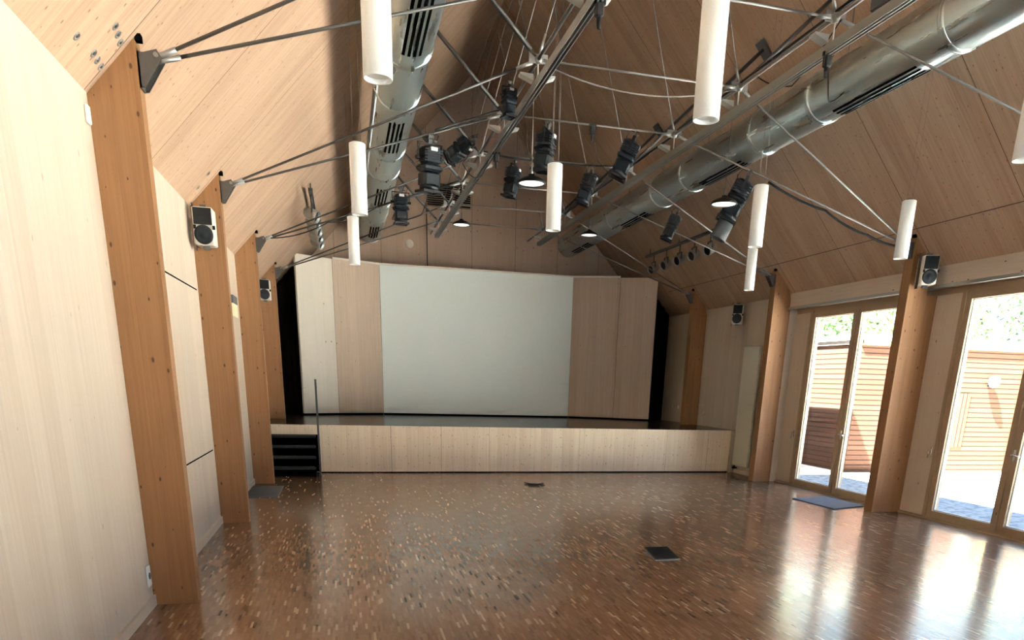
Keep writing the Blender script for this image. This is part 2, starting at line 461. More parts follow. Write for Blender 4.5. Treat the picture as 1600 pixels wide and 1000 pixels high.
# ------------------------------------------------------------------ room shell
f = MB(); f.add([(XL-.3, Y0-.3, 0), (7.62, Y0-.3, 0), (7.62, Y1+.3, 0), (XL-.3, Y1+.3, 0),
                 (XL-.3, Y0-.3, -.2), (7.62, Y0-.3, -.2), (7.62, Y1+.3, -.2), (XL-.3, Y1+.3, -.2)],
                [(0, 1, 2, 3), (7, 6, 5, 4), (0, 4, 5, 1), (1, 5, 6, 2), (2, 6, 7, 3), (3, 7, 4, 0)])
struct(f.build('floor', M['floor'], grain=(0, 1, 0)))
w = MB(); w.prism([(XL, Y0-.3, 0), (XL, Y0-.3, 3.13), (XL-.3, Y0-.3, 3.13-.3), (XL-.3, Y0-.3, 0)], (0, Y1-Y0+.6, 0), 0)
struct(w.build('wall_left', M['wall']))
b = MB(); b.box(XL, XL+.018, Y0, 12.98, 0, .075)
struct(b.build('baseboard_left', M['wall'], grain=(0, 1, 0)))
# gable (far) wall and the wall behind the camera
gp = lambda y: [(XL-.3, y, 0), (7.6, y, 0), (7.6, y, zroofR(7.6)+.05), (XM, y, ZM+.05), (XL-.3, y, zroofL(XL-.3)+.05)]
w = MB(); w.prism(gp(Y1), (0, .3, 0), 0); struct(w.build('wall_gable', M['gable']))
w = MB()
for (xa, xb, za, zb_) in ((XL-.3, 3.2, 0, 3.0), (6.9, 7.6, 0, 3.0), (3.2, 6.9, 2.75, 3.0)):
    w.box(xa, xb, Y0-.3, Y0, za, zb_)
w.prism([(XL-.3, Y0-.3, 3.0), (7.6, Y0-.3, 3.0), (XM, Y0-.3, ZM+.05)], (0, .3, 0), 0)
struct(w.build('wall_rear', M['wall']))
wd_ = bpy.data.objects.new('added_rear_window', None); COL.objects.link(wd_); wd_['kind'] = 'structure'; wd_['org'] = [0, 0, 0]  # glazed rear opening added to light the stage end
k = MB()
for xx in (3.2, 4.4, 5.63, 6.82): k.box(xx, xx+.08, Y0-.2, Y0-.1, 0, 2.75)
k.box(3.28, 6.82, Y0-.2, Y0-.1, 0, .08); k.box(3.28, 6.82, Y0-.2, Y0-.1, 2.67, 2.75)
k.build('frame', M['frame'], wd_)
for xx, ww in ((3.28, 1.12), (4.48, 1.15), (5.71, 1.11)):
    k = MB(); k.box(xx, xx+ww, Y0-.16, Y0-.14, .08, 2.67); k.build('pane', M['glass'], wd_)
# roof: two slabs meeting at the ridge
T = .32
c = MB()
xe_l, xe_r = XL-.55, 7.62
prof_in = [(xe_l, zroofL(xe_l)), (XM, ZM), (xe_r, zroofR(xe_r))]
prof_out = [(xe_l, zroofL(xe_l)+T), (XM, ZM+T), (xe_r, zroofR(xe_r)+T)]
ya, yb = Y0-.5, Y1+.5
v = [(x, ya, z) for x, z in prof_in] + [(x, yb, z) for x, z in prof_in] + [(x, ya, z) for x, z in prof_out] + [(x, yb, z) for x, z in prof_out]
c.add(v, [(0, 3, 4, 1), (1, 4, 5, 2), (6, 7, 10, 9), (7, 8, 11, 10), (0, 6, 9, 3), (2, 5, 11, 8), (0, 1, 7, 6), (1, 2, 8, 7), (3, 9, 10, 4), (4, 10, 11, 5)])
roof = struct(c.build('ceiling', M['roof']))
# crease batten line on the right slope
t = MB(); x_ = 6.90
t.prism([(x_, Y0, zroofR(x_)-.003), (x_+.005, Y0, zroofR(x_+.005)-.003), (x_+.005, Y0, zroofR(x_+.005)+.02), (x_, Y0, zroofR(x_)+.02)], (0, 15.9-Y0, 0), 0)
struct(t.build('trim_1', M['fascia'], grain=(0, 1, 0)))

# right wall: solid part beside the stage, and lintel band over the glazed doors
w = MB(); w.box(XR, 7.6, 11.70, Y1+.3, 0, 3.08); struct(w.build('wall_right', M['wall']))
b = MB(); b.box(XR-.018, XR, 11.86, 12.99, 0, .075); struct(b.build('baseboard_right', M['wall'], grain=(0, 1, 0)))
lin = MB(); lin.box(7.28, 7.6, Y0-.3, 11.70, 2.86, 3.10); struct(lin.build('trim_2', M['panel'], grain=(0, 1, 0)))
tr = MB(); tr.box(7.255, 7.28, Y0-.3, 11.70, 2.845, 2.885); struct(tr.build('trim_3', M['alu'], grain=(0, 1, 0)))
tr = MB(); tr.box(7.44, 7.6, Y0-.3, 11.70, 2.78, 2.86); struct(tr.build('trim_4', M['frame'], grain=(0, 1, 0)))

# ------------------------------------------------------------------ glazed doors in every bay
def door_bay(n, P, lo):
    """P near face of the far post, lo the far face of the near post"""
    root = bpy.data.objects.new('door_%d' % n, None); COL.objects.link(root)
    root.location = (7.45, P, 0); root['org'] = [7.45, P, 0]; root['kind'] = 'structure'
    X0, X1 = 7.42, 7.53
    def leaf(y1, y0, hy):
        """one sash between y0 (near) and y1 (far)"""
        s = .085
        m_ = MB(); m_.box(X0, X1-.02, y0, y0+s, .03, 2.78); m_.box(X0, X1-.02, y1-s, y1, .03, 2.78)
        m_.box(X0, X1-.02, y0+s, y1-s, .03, .03+s); m_.box(X0, X1-.02, y0+s, y1-s, 2.78-s, 2.78)
        lf = m_.build('door_leaf', M['frame'], root); lf['org'] = root['org']
        g = MB(); g.box(7.465, 7.485, y0+s, y1-s, .03+s, 2.78-s); g.build('pane', M['glass'], lf)
        # pale strip painting the sky-lit inner edge of the sash
        e = .012; k = MB()
        k.box(7.452, 7.466, y0+s, y0+s+e, .03+s, 2.78-s); k.box(7.452, 7.466, y1-s-e, y1-s, .03+s, 2.78-s)
        k.box(7.452, 7.466, y0+s, y1-s, .03+s, .03+s+e); k.box(7.452, 7.466, y0+s, y1-s, 2.78-s-e, 2.78-s)
        k.build('skylit_edge', M['white'], lf)
        if hy:
            h = MB(); h.bbox(X0-.012, X0, hy-.016, hy+.016, .86, 1.0, .004)
            h.tube((X0-.012, hy, .94), (X0-.055, hy, .94), .009); h.tube((X0-.055, hy+.005, .94), (X0-.055, hy-.11, .93), .009)
            h.build('handle', M['chrome'], lf)
    a = P-.43
    fr = MB(); fr.box(X0-.01, X1, a-.06, a, 0, 2.8); fr.box(X0-.01, X1, lo, lo+.06 if n < 9 else lo+.06, 0, 2.8)
    fr.box(X0-.01, X1, lo+.06, a-.06, 0, .03); fr.box(7.39, 7.60, lo, P, -.01, .018)
    fr.build('frame', M['frame'], root)
    mid = P-1.60
    leaf(a-.06, mid+.0, None); leaf(mid-.012, lo+.42, mid-.05)
    sp_ = MB(); sp_.box(X0+.0, X1+.03, a+.006, P, .03, 2.78); sd = sp_.build('side_panel', M['panel'], root); sd['org'] = root['org']
    h = MB(); h.bbox(X0-.012, X0, a+.03, a+.055, .80, .92, .004); h.tube((X0-.012, a+.042, .88), (X0-.05, a+.042, .88), .008); h.tube((X0-.05, a+.042, .88), (X0-.05, a+.042, .78), .008)
    h.build('handle', M['chrome'], sd)
    s2 = MB(); s2.box(X0, X1+.03, lo+.06, lo+.414, .03, 2.78); s2.build('side_panel', M['panel'], root)
    return root
bays = list(zip(POSTS[1:], POSTS[2:]))
for i, (P_, Q_) in enumerate(bays):
    door_bay(i+1, P_, Q_+.16)
wq = MB(); wq.box(XR, 7.6, Y0-.3, POSTS[-1]+.16, 0, 2.86); struct(wq.build('wall_corner', M['wall']))

# ------------------------------------------------------------------ timber posts
ordL = {14.75: 'left timber post standing on the stage edge, farthest of the row', 11.70: 'left timber post beside the black stage steps',
        8.55: 'left timber post carrying the pale loudspeaker in front', 5.46: 'broad left timber post nearest the camera'}
ordR = {14.75: 'right timber post standing up on the stage', 11.70: 'right timber post beside the tall cream radiator',
        8.55: 'right timber post between the two pairs of glazed doors with loudspeaker on top', 5.46: 'right timber post out at the near glazed door'}
def post(side, Y, label):
    z0 = .79 if Y > 13 else 0
    x_in = PL if side < 0 else PR
    root = thing('timber_post', label, 'post', (x_in, Y, z0), 'timber posts along the %s wall' % ('left' if side < 0 else 'right'))
    m_ = MB()
    if side < 0:
        poly = [(XL, Y, z0), (PL, Y, z0), (PL, Y, zroofL(PL)-.003), (XL, Y, zroofL(XL)-.003)]; th = .12
    else:
        xb = 7.59 if Y < 11 else 7.295
        poly = [(PR, Y, z0), (xb, Y, z0), (xb, Y, 2.775 if xb > 7.3 else 3.0), (7.25 if xb > 7.3 else 7.28, Y, 2.775 if xb > 7.3 else 3.0), (7.25, Y, zroofR(7.25)-.003), (PR, Y, zroofR(PR)-.003)]; th = .16
    m_.prism(poly, (0, th, 0), 0)
    m_.build('shaft', M['post'], root)
    # triangular steel bracket on the inner face
    s = 1 if side < 0 else -1
    zt = 3.385
    br = MB()
    for yy in (Y+th/2-.05, Y+th/2+.04):
        br.prism([(x_in, yy, zt-.01), (x_in+s*.035, yy, zt-.012), (x_in+s*.11, yy, zt+.012), (x_in+s*.135, yy, zt-.03), (x_in+s*.03, yy, zt-.19), (x_in, yy, zt-.195)], (0, .01, 0), 0)
    br.box(x_in, x_in+s*.012, Y+th/2-.05, Y+th/2+.05, zt-.195, zt-.01)
    bo = br.build('steel_bracket', M['steel'], root); bo['org'] = root['org']
    bt = MB(); bt.tube((x_in+s*.105, Y+th/2-.065, zt-.02), (x_in+s*.105, Y+th/2+.065, zt-.02), .013, 10); bt.build('pin', M['rod'], bo)
    nn = MB(); zr = (zroofL if side < 0 else zroofR)
    if side < 0: nn.box(x_in, x_in+.035, Y+.0, Y+.05, zt+.04, zr(x_in)+.02)
    else: nn.box(x_in-.035, x_in, Y+.0, Y+.05, zt+.04, zr(x_in)+.02)
    nn.build('notch', M['void'], root)
    return root
for Y in POSTS:
    if Y in ordL:
        post(-1, Y, ordL[Y]); post(1, Y, ordR[Y])
    else:
        if Y > -4: post(1, Y, 'right timber post behind the photographer at y %.0f' % Y if False else {2.38: 'right timber post first behind the near glazed door', -.70: 'right timber post second behind the near glazed door', -3.78: 'right timber post last, at the rear corner'}[Y])

# washers over the bolts in the left roof slope
NL = Vector((SL, 0, -1)).normalized()
wash = None
wl_ = [(6.0, -1.02), (5.62, -.95)]
wpx = []
def washer(p, label):
    global wash
    if wash is None:
        root = thing('roof_bolt', label, 'bolt', p, 'bolt washers on the left roof slope')
        m_ = MB(); m_.lathe([(.012, -.002), (.014, .004), (.024, .004), (.027, -.004)], p, NL, 18); m_.build('washer', M['rod'], root)
        m_ = MB(); m_.lathe([(0, .006), (.007, .006), (.008, -.002)], p, NL, 8); m_.build('bolt_head', M['steel'], root)
        wash = root; return root
    return dup(wash, p, label)
for (x, y, lb) in [(-1.27, 4.98, 'lone round bolt washer in left roof slope, farthest left of nearest post'), (-1.13, 5.22, 'uppermost bolt washer of the upper trio by the nearest post top'),
                   (-1.14, 5.30, 'middle bolt washer of the upper trio by the nearest post top'), (-1.15, 5.38, 'last bolt washer of the upper trio, touching the nearest post top'),
                   (-1.26, 5.23, 'uppermost bolt washer of the lower trio beside the nearest post'), (-1.265, 5.31, 'middle bolt washer of the lower trio beside the nearest post'),
                   (-1.27, 5.39, 'last bolt washer of the lower trio, nearest to wall and post'), (-1.15, 8.32, 'upper bolt washer beside the second post top'), (-1.26, 8.36, 'lower bolt washer beside the second post top')]:
    washer((x, y, zroofL(x)), lb)

# hatch joints in the left wall, socket, junction box, notice
for z, lb in ((2.365, 'upper'), (.80, 'lower')):
    g = MB(); g.box(XL-.001, XL+.003, 5.62, 8.46, z-.006, z+.006)
    struct(g.build('trim_%d' % (5 if z > 1 else 6), M['void'], grain=(0, 1, 0)))
def wallplate(name, loc, sx_, sy_, sz_, mat, label, cat, detail=None):
    r_ = thing(name, label, cat, loc)
    x, y, z = loc
    m_ = MB(); m_.bbox(x, x+sx_, y-sy_/2, y+sy_/2, z-sz_/2, z+sz_/2, min(abs(sx_), .006)*.9); m_.build('cover', mat, r_)
    if detail == 'socket':
        k = MB(); xx = x+sx_
        k.lathe([(.024, 0), (.024, .003 if sx_ > 0 else .003), (.0, .003)], (xx, y, z), (1 if sx_ > 0 else -1, 0, 0), 16); k.build('socket_well', M['grey'], r_)
    return r_
wallplate('wall_socket', (XL, 5.385, .23), .012, .085, .15, M['white'], 'white double wall socket low on left wall beside nearest post', 'socket', 'socket')
wallplate('sensor_box', (XL, 5.39, 3.0),   .02, .055, .10, M['white'], 'small white sensor box high on left wall beside nearest post', 'sensor')
nt_ = thing('wall_notice', 'yellowed notice card with grey top on left wall behind second post', 'notice', (XL, 11.15, 2.43))
k = MB(); k.box(XL, XL+.02, 10.98, 11.38, 2.30, 2.46); k.build('card', M['paper'], nt_)
k = MB(); k.box(XL, XL+.025, 10.98, 11.38, 2.46, 2.56); k.build('header', M['grey'], nt_)

# round sockets in the right wall over the stage
for (y, z, lb) in [(14.48, 1.05, 'white round switch on right wall above stage, nearest the radiator'), (15.75, 1.12, 'white round switch on right wall deep in the stage'),
                   (16.05, 1.12, 'white round switch on right wall deepest, next to the unlit gap')]:
    r_ = thing('wall_switch', lb, 'switch', (XR, y, z))
    k = MB(); k.lathe([(.04, 0), (.04, -.012), (.034, -.016), (0, -.016)], (XR, y, z), (1, 0, 0), 18); k.build('plate', M['white'], r_)

# radiator: a tall flat panel
rd = thing('panel_radiator', 'tall narrow cream panel radiator on right wall beside the stage', 'radiator', (XR, 12.74, .14))
k = MB(); k.bbox(7.22, 7.27, 12.40, 12.965, .15, 2.31, .01); k.build('panel', M['radiator'], rd)
k = MB()
for zz in (.5, 1.9): k.box(7.27, XR, 12.5, 12.56, zz, zz+.08); k.box(7.27, XR, 12.86, 12.92, zz, zz+.08)
k.build('wall_bracket', M['steel'], rd)
k = MB(); k.tube((7.245, 12.90, .15), (7.245, 12.90, .10), .014); k.tube((7.245, 12.90, .10), (XR, 12.90, .10), .014); k.lathe([(.022, 0), (.024, .05), (.018, .06), (0, .06)], (7.245, 12.90, .10), (0, 1, 0), 12)
k.build('valve', M['black'], rd)

# ------------------------------------------------------------------ stage
st = thing('stage', 'raised stage with pale plank front and dark glossy deck', 'stage', (XM, 13.0, 0))
k = MB(); k.box(XL+.003, XR-.003, 13.02, Y1-.003, .735, .79); k.build('deck', M['deck'], st, grain=(1, 0, 0))
xs = [-.46, .74, 1.60, 2.45, 3.28, 4.12, 4.98, 5.84, 6.69, 7.16]
for a, b_ in zip(xs[:-1], xs[1:]):
    k = MB(); k.box(a+.003, b_-.003, 12.99, 13.02, .02, .79); k.build('front_board', M['stage'], st)
k = MB(); k.box(-1.28, -.463, 12.99, 13.02, .635, .79); k.build('fascia_board', M['stage'], st)
k = MB(); k.box(-.46, 7.16, 13.02, 13.06, 0, .735); k.build('plinth', M['void'], st)
k = MB(); k.box(-.47, -.44, 13.06, 14.3, 0, .735); k.box(XL, -.44, 14.3, 14.33, 0, .735); k.build('stair_recess', M['void'], st)
k = MB(); k.box(7.165, XR, 12.985, 13.02, 0, .79); struct(k.build('trim_7', M['panel']))
# black steps
stp = thing('stage_steps', 'black open steps up to the stage beside the left post', 'steps', (-.88, 12.7, 0))
for i in range(4):
    k = MB(); k.bbox(-1.24, -.50, 12.42+i*.16, 12.42+i*.16+.20, .155*(i+1)-.035, .155*(i+1), .005); k.build('tread', M['rubber'], stp)
    k = MB(); k.box(-1.22, -.52, 12.60+i*.16, 12.62+i*.16, .155*i, .155*(i+1)-.035); k.build('riser', M['void'], stp)
k = MB()
for xx in (-1.24, -.52):
    k.prism([(xx, 12.42, 0), (xx, 12.42, .12), (xx, 13.08, .60), (xx, 13.08, 0)], (.02, 0, 0), 0)
k.box(-1.22, -.52, 13.04, 13.07, 0, .6); k.build('stringer', M['void'], stp)
hr = thing('handrail_post', 'slim dark grey steel handrail post at foot of stage steps', 'handrail', (-.43, 12.66, 0))
k = MB(); k.bbox(-.455, -.425, 12.63, 12.70, 0, 1.52, .003); k.build('upright', M['steel'], hr)
k = MB(); k.bbox(-.50, -.455, 12.60, 12.72, .0, .06, .006); k.build('foot_clamp', M['black'], hr)

# acoustic shell on the stage
def shell(p0, p1, mat, name, label, cat, z0=.83, z1=3.79, trim=True):
    p0, p1 = Vector((*p0, 0)), Vector((*p1, 0)); d = (p1-p0).normalized(); n = Vector((-d.y, d.x, 0))
    r_ = thing(name, label, cat, ((p0.x+p1.x)/2, (p0.y+p1.y)/2, .79), 'shell panels at the back of the stage')
    a = p0+d*.004; b2 = p1-d*.004
    k = MB(); k.prism([(a.x, a.y, z0), (b2.x, b2.y, z0), (b2.x+n.x*.06, b2.y+n.y*.06, z0), (a.x+n.x*.06, a.y+n.y*.06, z0)], (0, 0, z1-z0), 0)
    k.build('board', mat, r_)
    k = MB(); q = n*.02; a2, b3 = a+q, b2+q
    k.prism([(a2.x, a2.y, .79), (b3.x, b3.y, .79), (b3.x+n.x*.03, b3.y+n.y*.03, .79), (a2.x+n.x*.03, a2.y+n.y*.03, .79)], (0, 0, z0-.79), 0)
    k.build('foot', M['void'], r_)  # dark strip standing for the shadow gap under the panel
    if trim:
        k = MB(); a = a-n*.02; b2 = b2-n*.02
        k.prism([(a.x, a.y, z1), (b2.x, b2.y, z1), (b2.x+n.x*.09, b2.y+n.y*.09, z1), (a.x+n.x*.09, a.y+n.y*.09, z1)], (0, 0, .035), 0)
        k.build('top_trim', M['shellpale'], r_)
    return r_
SP = [(-.80, 15.97), (-.12, 16.40), (.82, 16.80), (5.02, 16.80), (5.96, 16.36), (6.68, 15.97)]
shell(SP[0], SP[1], M['shellpale'], 'shell_panel', 'shell panel with window light in its pale colour, leftmost on the stage', 'panel', trim=False)
shell(SP[1], SP[2], M['shell'], 'shell_panel', 'brown timber shell panel left of the white screen', 'panel')
shell(SP[2], SP[3], M['screen'], 'projection_screen', 'large white projection wall at centre of stage back', 'screen')
shell(SP[3], SP[4], M['shell'], 'shell_panel', 'brown timber shell panel right of the white screen', 'panel')
shell(SP[4], SP[5], M['shell'], 'shell_panel', 'timber shell panel, rightmost on stage beside the unlit gap', 'panel', trim=False)
def shade_sheet(x0, x1, y, label, zf):  # wavy black sheet added for the unlit recess beside the shell
    n = 40; k = MB(); v = []; 
    for i in range(n+1):
        x = x0+(x1-x0)*i/n; yy = y+.035*math.sin(i*1.9)
        v += [(x, yy, .79), (x, yy, zf(x)-.01), (x, yy+.01, zf(x)-.01), (x, yy+.01, .79)]
    fs = []
    for i in range(n):
        o = i*4; q = o+4
        fs += [(o, q, q+1, o+1), (o+3, o+2, q+2, q+3), (o+1, q+1, q+2, o+2)]
    k.add(v, fs, True)
    tag(k.build('stage_shade_sheet', M['shade_sheet']), label, 'shade_sheet')
shade_sheet(XL+.01, .0, 16.62, 'black sheet added for the unlit gap left of the stage shell', lambda x: min(zroofL(x), 3.74))
shade_sheet(5.9, XR-.01, 16.62, 'black sheet added for the unlit gap right of the stage shell', lambda x: min(zroofR(x), 3.74))

# ------------------------------------------------------------------ ducts
def duct(cx, label):
    cz, r = 4.60, .25
    root = thing('ventilation_duct', label, 'duct', (cx, Y0+.5, cz), 'round ventilation ducts under the roof')
    k = MB(); k.tube((cx, Y0+.02, cz), (cx, Y1, cz), r, 48); k.build('duct_body', M['duct'], root, grain=(0, 1, 0))
    ys = [6.2, 8.1, 9.3, 11.3, 12.4, 14.5, 15.5, 3.1, 5.0]
    for y in ys:
        k = MB(); k.lathe([(r, -.035), (r+.010, -.03), (r+.010, -.005), (r+.006, 0), (r+.010, .005), (r+.010, .03), (r, .035)], (cx, y, cz), (0, 1, 0), 48)
        k.build('coupling_ring', M['duct'], root)
    for y in (3.5, 6.6, 9.7, 12.9, 16.0):
        k = MB()
        for j in range(4):
            an = (-.24 if cx < XM else -.38)+j*.20
            an0, an1 = an-.055, an+.055
            rr = r+.004
            a0 = (cx+rr*math.sin(an0), cz-rr*math.cos(an0)); a1 = (cx+rr*math.sin(an1), cz-rr*math.cos(an1))
            k.add([(a0[0], y, a0[1]), (a1[0], y, a1[1]), (a1[0], y+1.2, a1[1]), (a0[0], y+1.2, a0[1])], [(0, 3, 2, 1)])
        if True: k.build('slot_grille', M['void'], root)
    for y in (4.7, 7.8, 10.9, 14.0):
        k = MB(); z1 = (zroofL(cx) if cx < XM else zroofR(cx))
        k.tube((cx, y, cz+r-.01), (cx, y, z1), .006, 6); k.build('hanger_rod', M['rod'], root)
duct(.71, 'long round galvanised duct under the left roof slope')
duct(5.17, 'long round galvanised duct under the right roof slope')

# vent grille and detector on the gable
vg = thing('vent_grille', 'dark louvred ventilation grille high on gable wall', 'vent', (2.42, Y1, 5.4))
k = MB(); k.box(1.94, 2.89, Y1-.012, Y1-.002, 5.17, 5.62); k.build('backing', M['void'], vg)
k = MB()
for i in range(11):
    z = 5.18+i*.041
    k.prism([(1.94, Y1-.012, z), (1.94, Y1-.035, z-.008), (1.94, Y1-.035, z-.002), (1.94, Y1-.012, z+.010)], (.95, 0, 0), 0)
k.build('louvre', M['gable'], vg, grain=(1, 0, 0))
dt = thing('round_detector', 'small round pale detector on gable wall above shell', 'detector', (1.54, Y1, 4.39))
k = MB(); k.lathe([(.09, 0), (.085, .03), (.05, .04), (0, .04)], (1.54, Y1, 4.39), (0, -1, 0), 24); k.build('body', M['shellpale'], dt)

# ------------------------------------------------------------------ steel truss of each station
ZT, TXL, TXR = 4.46, 1.90, 3.98
STN = [(4.71, 5.46), (6.25, 5.46), (7.80, 8.55), (9.35, 8.55), (10.93, 11.70), (12.48, 11.70), (14.0, 14.75), (15.55, 14.75)]
names = ['first', 'second', 'third', 'fourth', 'fifth', 'sixth', 'seventh', 'eighth']
where = ['nearest overhead, mostly above the picture', 'with ties running to the nearest post', 'with the cable clipped along cross rod', 'carrying the big black stage lights',
         'carrying the smaller black stage lights', 'just past the smaller stage lights', 'over the stage edge', 'farthest, over the stage']
for i, (Y, PY) in enumerate(STN):
    root = thing('roof_tie_truss', 'steel rod roof truss, %s from the camera, %s' % (names[i], where[i]), 'truss', (XM, Y, ZT), 'steel tie trusses under the roof')
    dy = .05
    zt = 3.365; yb_ = PY+.07+(dy if Y > PY else -dy)*.6
    for sgn, tx, px in ((-1, TXL, PL+.11), (1, TXR, PR-.11)):
        a = Vector((px, yb_, zt)); b_ = Vector((tx, Y, ZT)); d = (b_-a).normalized()
        k = MB(); k.tube(a, b_-d*.03, .011, 8); t_ = k.build('tie_rod', M['rod' if sgn > 0 else 'steel'], root); t_['org'] = root['org']
        k = MB(); k.tube(a-d*.02, a+d*.12, .016, 8); k.build('turnbuckle', M['alu'], t_); k = MB(); k.tube(b_-d*.22, b_-d*.06, .015, 8, .020); k.build('turnbuckle', M['alu'], t_)
        # strut square to the roof
        nl = Vector((-sgn*-1*.73*1, 0, .68))
        ex, ez = (.81, 5.475) if sgn < 0 else (5.07, 5.475)
        e = Vector((ex, Y, ez)); d2_ = (e-b_).normalized()
        k = MB(); k.tube(b_+d2_*.10, e-d2_*.0, .021, 10); k.tube(b_, b_+d2_*.10, .012, 8, .021); s_o = k.build('strut', M['steel'], root); s_o['org'] = root['org']
        k = MB(); q = Vector((0, 1, 0)); u_ = d2_.cross(q)
        pts = [e-d2_*.05+q*.08+u_*.10, e-d2_*.05-q*.08+u_*.10, e-d2_*.05-q*.08-u_*.10, e-d2_*.05+q*.08-u_*.10]
        k.prism(pts, d2_*.03, 0); k.build('base_plate', M['grey'], s_o)
        # hanger to the ridge
        rp = Vector((XM+sgn*.08, Y, ZM-.1)); d3 = (rp-b_).normalized()
        k = MB(); k.tube(b_+d3*.05, rp, .007, 6); h_o = k.build('hanger_rod', M['rod'], root); h_o['org'] = root['org']
        k = MB(); k.tube(b_+d3*.05, b_+d3*.22, .016, 8, .010); k.build('turnbuckle', M['alu'], h_o)
        # node
        k = MB(); k.lathe([(0, -.035), (.03, -.03), (.038, 0), (.03, .03), (0, .035)], b_, (0, 1, 0), 12)
        k.box(b_.x-.09, b_.x+.09, Y-.008, Y+.008, ZT-.03, ZT+.045)
        k.tube((b_.x-sgn*.05, Y, ZT-.0), (b_.x-sgn*.16, Y, ZT-.01), .018, 8)
        k.build('node', M['alu'], root)
        # pale hanger plates down to the rail
        k = MB()
        for s2 in (-1, 1):
            k.prism([(tx+s2*.045, Y-.01, 4.285), (tx+s2*.17, Y-.01, 4.33), (tx+s2*.17, Y-.01, 4.345), (tx+s2*.045, Y-.01, 4.34)], (0, .09, 0), 0)
        k.tube((tx, Y, ZT), (tx, Y, 4.28), .007, 6)
        k.build('rail_hanger', M['bracketwhite'], root)
    k = MB(); k.tube((TXL+.05, Y, ZT), (TXR-.05, Y, ZT), .010, 8); k.build('cross_rod', M['rod'], root)

for x, lb in ((TXL, 'left'), (TXR, 'right')):
    r_ = thing('truss_tube', 'slim steel tube running lengthwise through the %s truss nodes' % lb, 'tube', (x, 9, ZT), 'lengthwise truss tubes')
    k = MB(); k.tube((x, 1.0, ZT), (x, 16.9, ZT), .017, 8); k.build('tube', M['rod' if x > 3 else 'steel'], r_)
    r2_ = thing('lighting_rail', 'grey aluminium lighting rail hung below the %s truss nodes' % lb, 'rail', (x, 9, 4.25), 'lengthwise lighting rails')
    k = MB()
    k.box(x-.035, x+.035, 1.0, 15.9, 4.275, 4.285); k.box(x-.035, x-.029, 1.0, 15.9, 4.215, 4.275); k.box(x+.029, x+.035, 1.0, 15.9, 4.215, 4.275); k.box(x-.004, x+.004, 1.0, 15.9, 4.215, 4.275)
    k.build('profile', M['alu'], r2_, grain=(0, 1, 0))

# ------------------------------------------------------------------ pendant tube lamps
lamp0 = None
def tube_lamp(x, y, label):
    global lamp0
    zb, zt, r = 2.92, 3.455, .068
    if lamp0 is None:
        root = thing('tube_pendant', label, 'pendant lamp', (x, y, zb), 'white tube pendant lamps')
        k = MB(); k.lathe([(r-.006, .02), (r-.006, 0), (r, 0), (r, zt-zb), (r-.01, zt-zb+.006), (0, zt-zb+.006)], (x, y, zb), (0, 0, 1), 32)
        k.build('lamp_shade', M['opal'], root)
        k = MB(); k.lathe([(0, .035), (r-.006, .02)], (x, y, zb), (0, 0, 1), 32); k.build('diffuser', M['opal'], root)
        k = MB(); k.lathe([(r*.5, zt-zb+.006), (r*.5, zt-zb+.02), (0, zt-zb+.02)], (x, y, zb), (0, 0, 1), 16); k.build('cap', M['steel'], root)
        lamp0 = root
    else: root = dup(lamp0, (x, y, zb), label)
    ztop = zroofL(x) if x < 1 else zroofR(x) if x > 5 else ZT
    k = MB(); zc = zt+.02
    k.tube((x-.03, y, zc-.01), (x-.03 if x < 1 or x > 5 else x-.01, y, ztop), .0014, 4)
    k.tube((x+.03, y, zc-.01), (x+.03 if x < 1 or x > 5 else x+.01, y, ztop), .0014, 4)
    root['org'] = [x, y, zb]
    k.build('suspension_wire', M['rod'], root)
R1, R2_, R3 = 4.05, 7.18, 10.26
tube_lamp(.22, R1, 'white tube pendant, largest at the top left of the picture')
tube_lamp(.20, R2_, 'white tube pendant left row, middle one before the left duct')
tube_lamp(.20, R3, 'white tube pendant left row, small one over the stage panel')
tube_lamp(1.895, R1, 'large white tube pendant at top centre right of the rail')
tube_lamp(1.93, R2_, 'white tube pendant at room centre in front of round dome lamp')
tube_lamp(3.955, R1, 'white tube pendant cut by the right picture edge')
tube_lamp(4.0, R2_, 'white tube pendant right of the large black stage light')
tube_lamp(5.69, R3, 'small white tube pendant directly below another on the right')
tube_lamp(5.69, R2_, 'white tube pendant beside the loudspeaker over glazed doors')

dome0 = None
def dome(x, y, z, label, s=1):
    global dome0
    if dome0 is None:
        root = thing('dome_lamp', label, 'dome lamp', (x, y, z), 'shallow black dome lamps')
        k = MB(); r = .14
        k.lathe([(0, .075), (.03, .072), (.035, .055), (.085, .040), (.125, .018), (r, 0), (r, -.012), (r-.012, -.012), (r-.02, .0)], (x, y, z), (0, 0, 1), 32); k.build('lamp_shade', M['black'], root)
        k = MB(); k.lathe([(r-.014, -.006), (0, -.010)], (x, y, z), (0, 0, 1), 32); k.build('diffuser', M['lit'], root)
        dome0 = root
    else: root = dup(dome0, (x, y, z), label)
    root['org'] = [x, y, z]
    k = MB(); k.tube((x, y, z+.07), (x, y, z+.16), .010, 6); k.tube((x, y, z+.16), (x, y, ZT), .003, 4); k.build('suspension_wire', M['rod'], root)
dome(1.90, 7.95, 3.475, 'black dome lamp with lit underside behind the central tube pendant')
dome(4.0, 7.93, 3.45, 'black dome lamp with lit underside by the large right stage light')
dome(1.9, 12.6, 3.90, 'small black dome lamp below the left rail end')
dome(4.0, 12.6, 3.90, 'small black dome lamp before the far end of right duct')

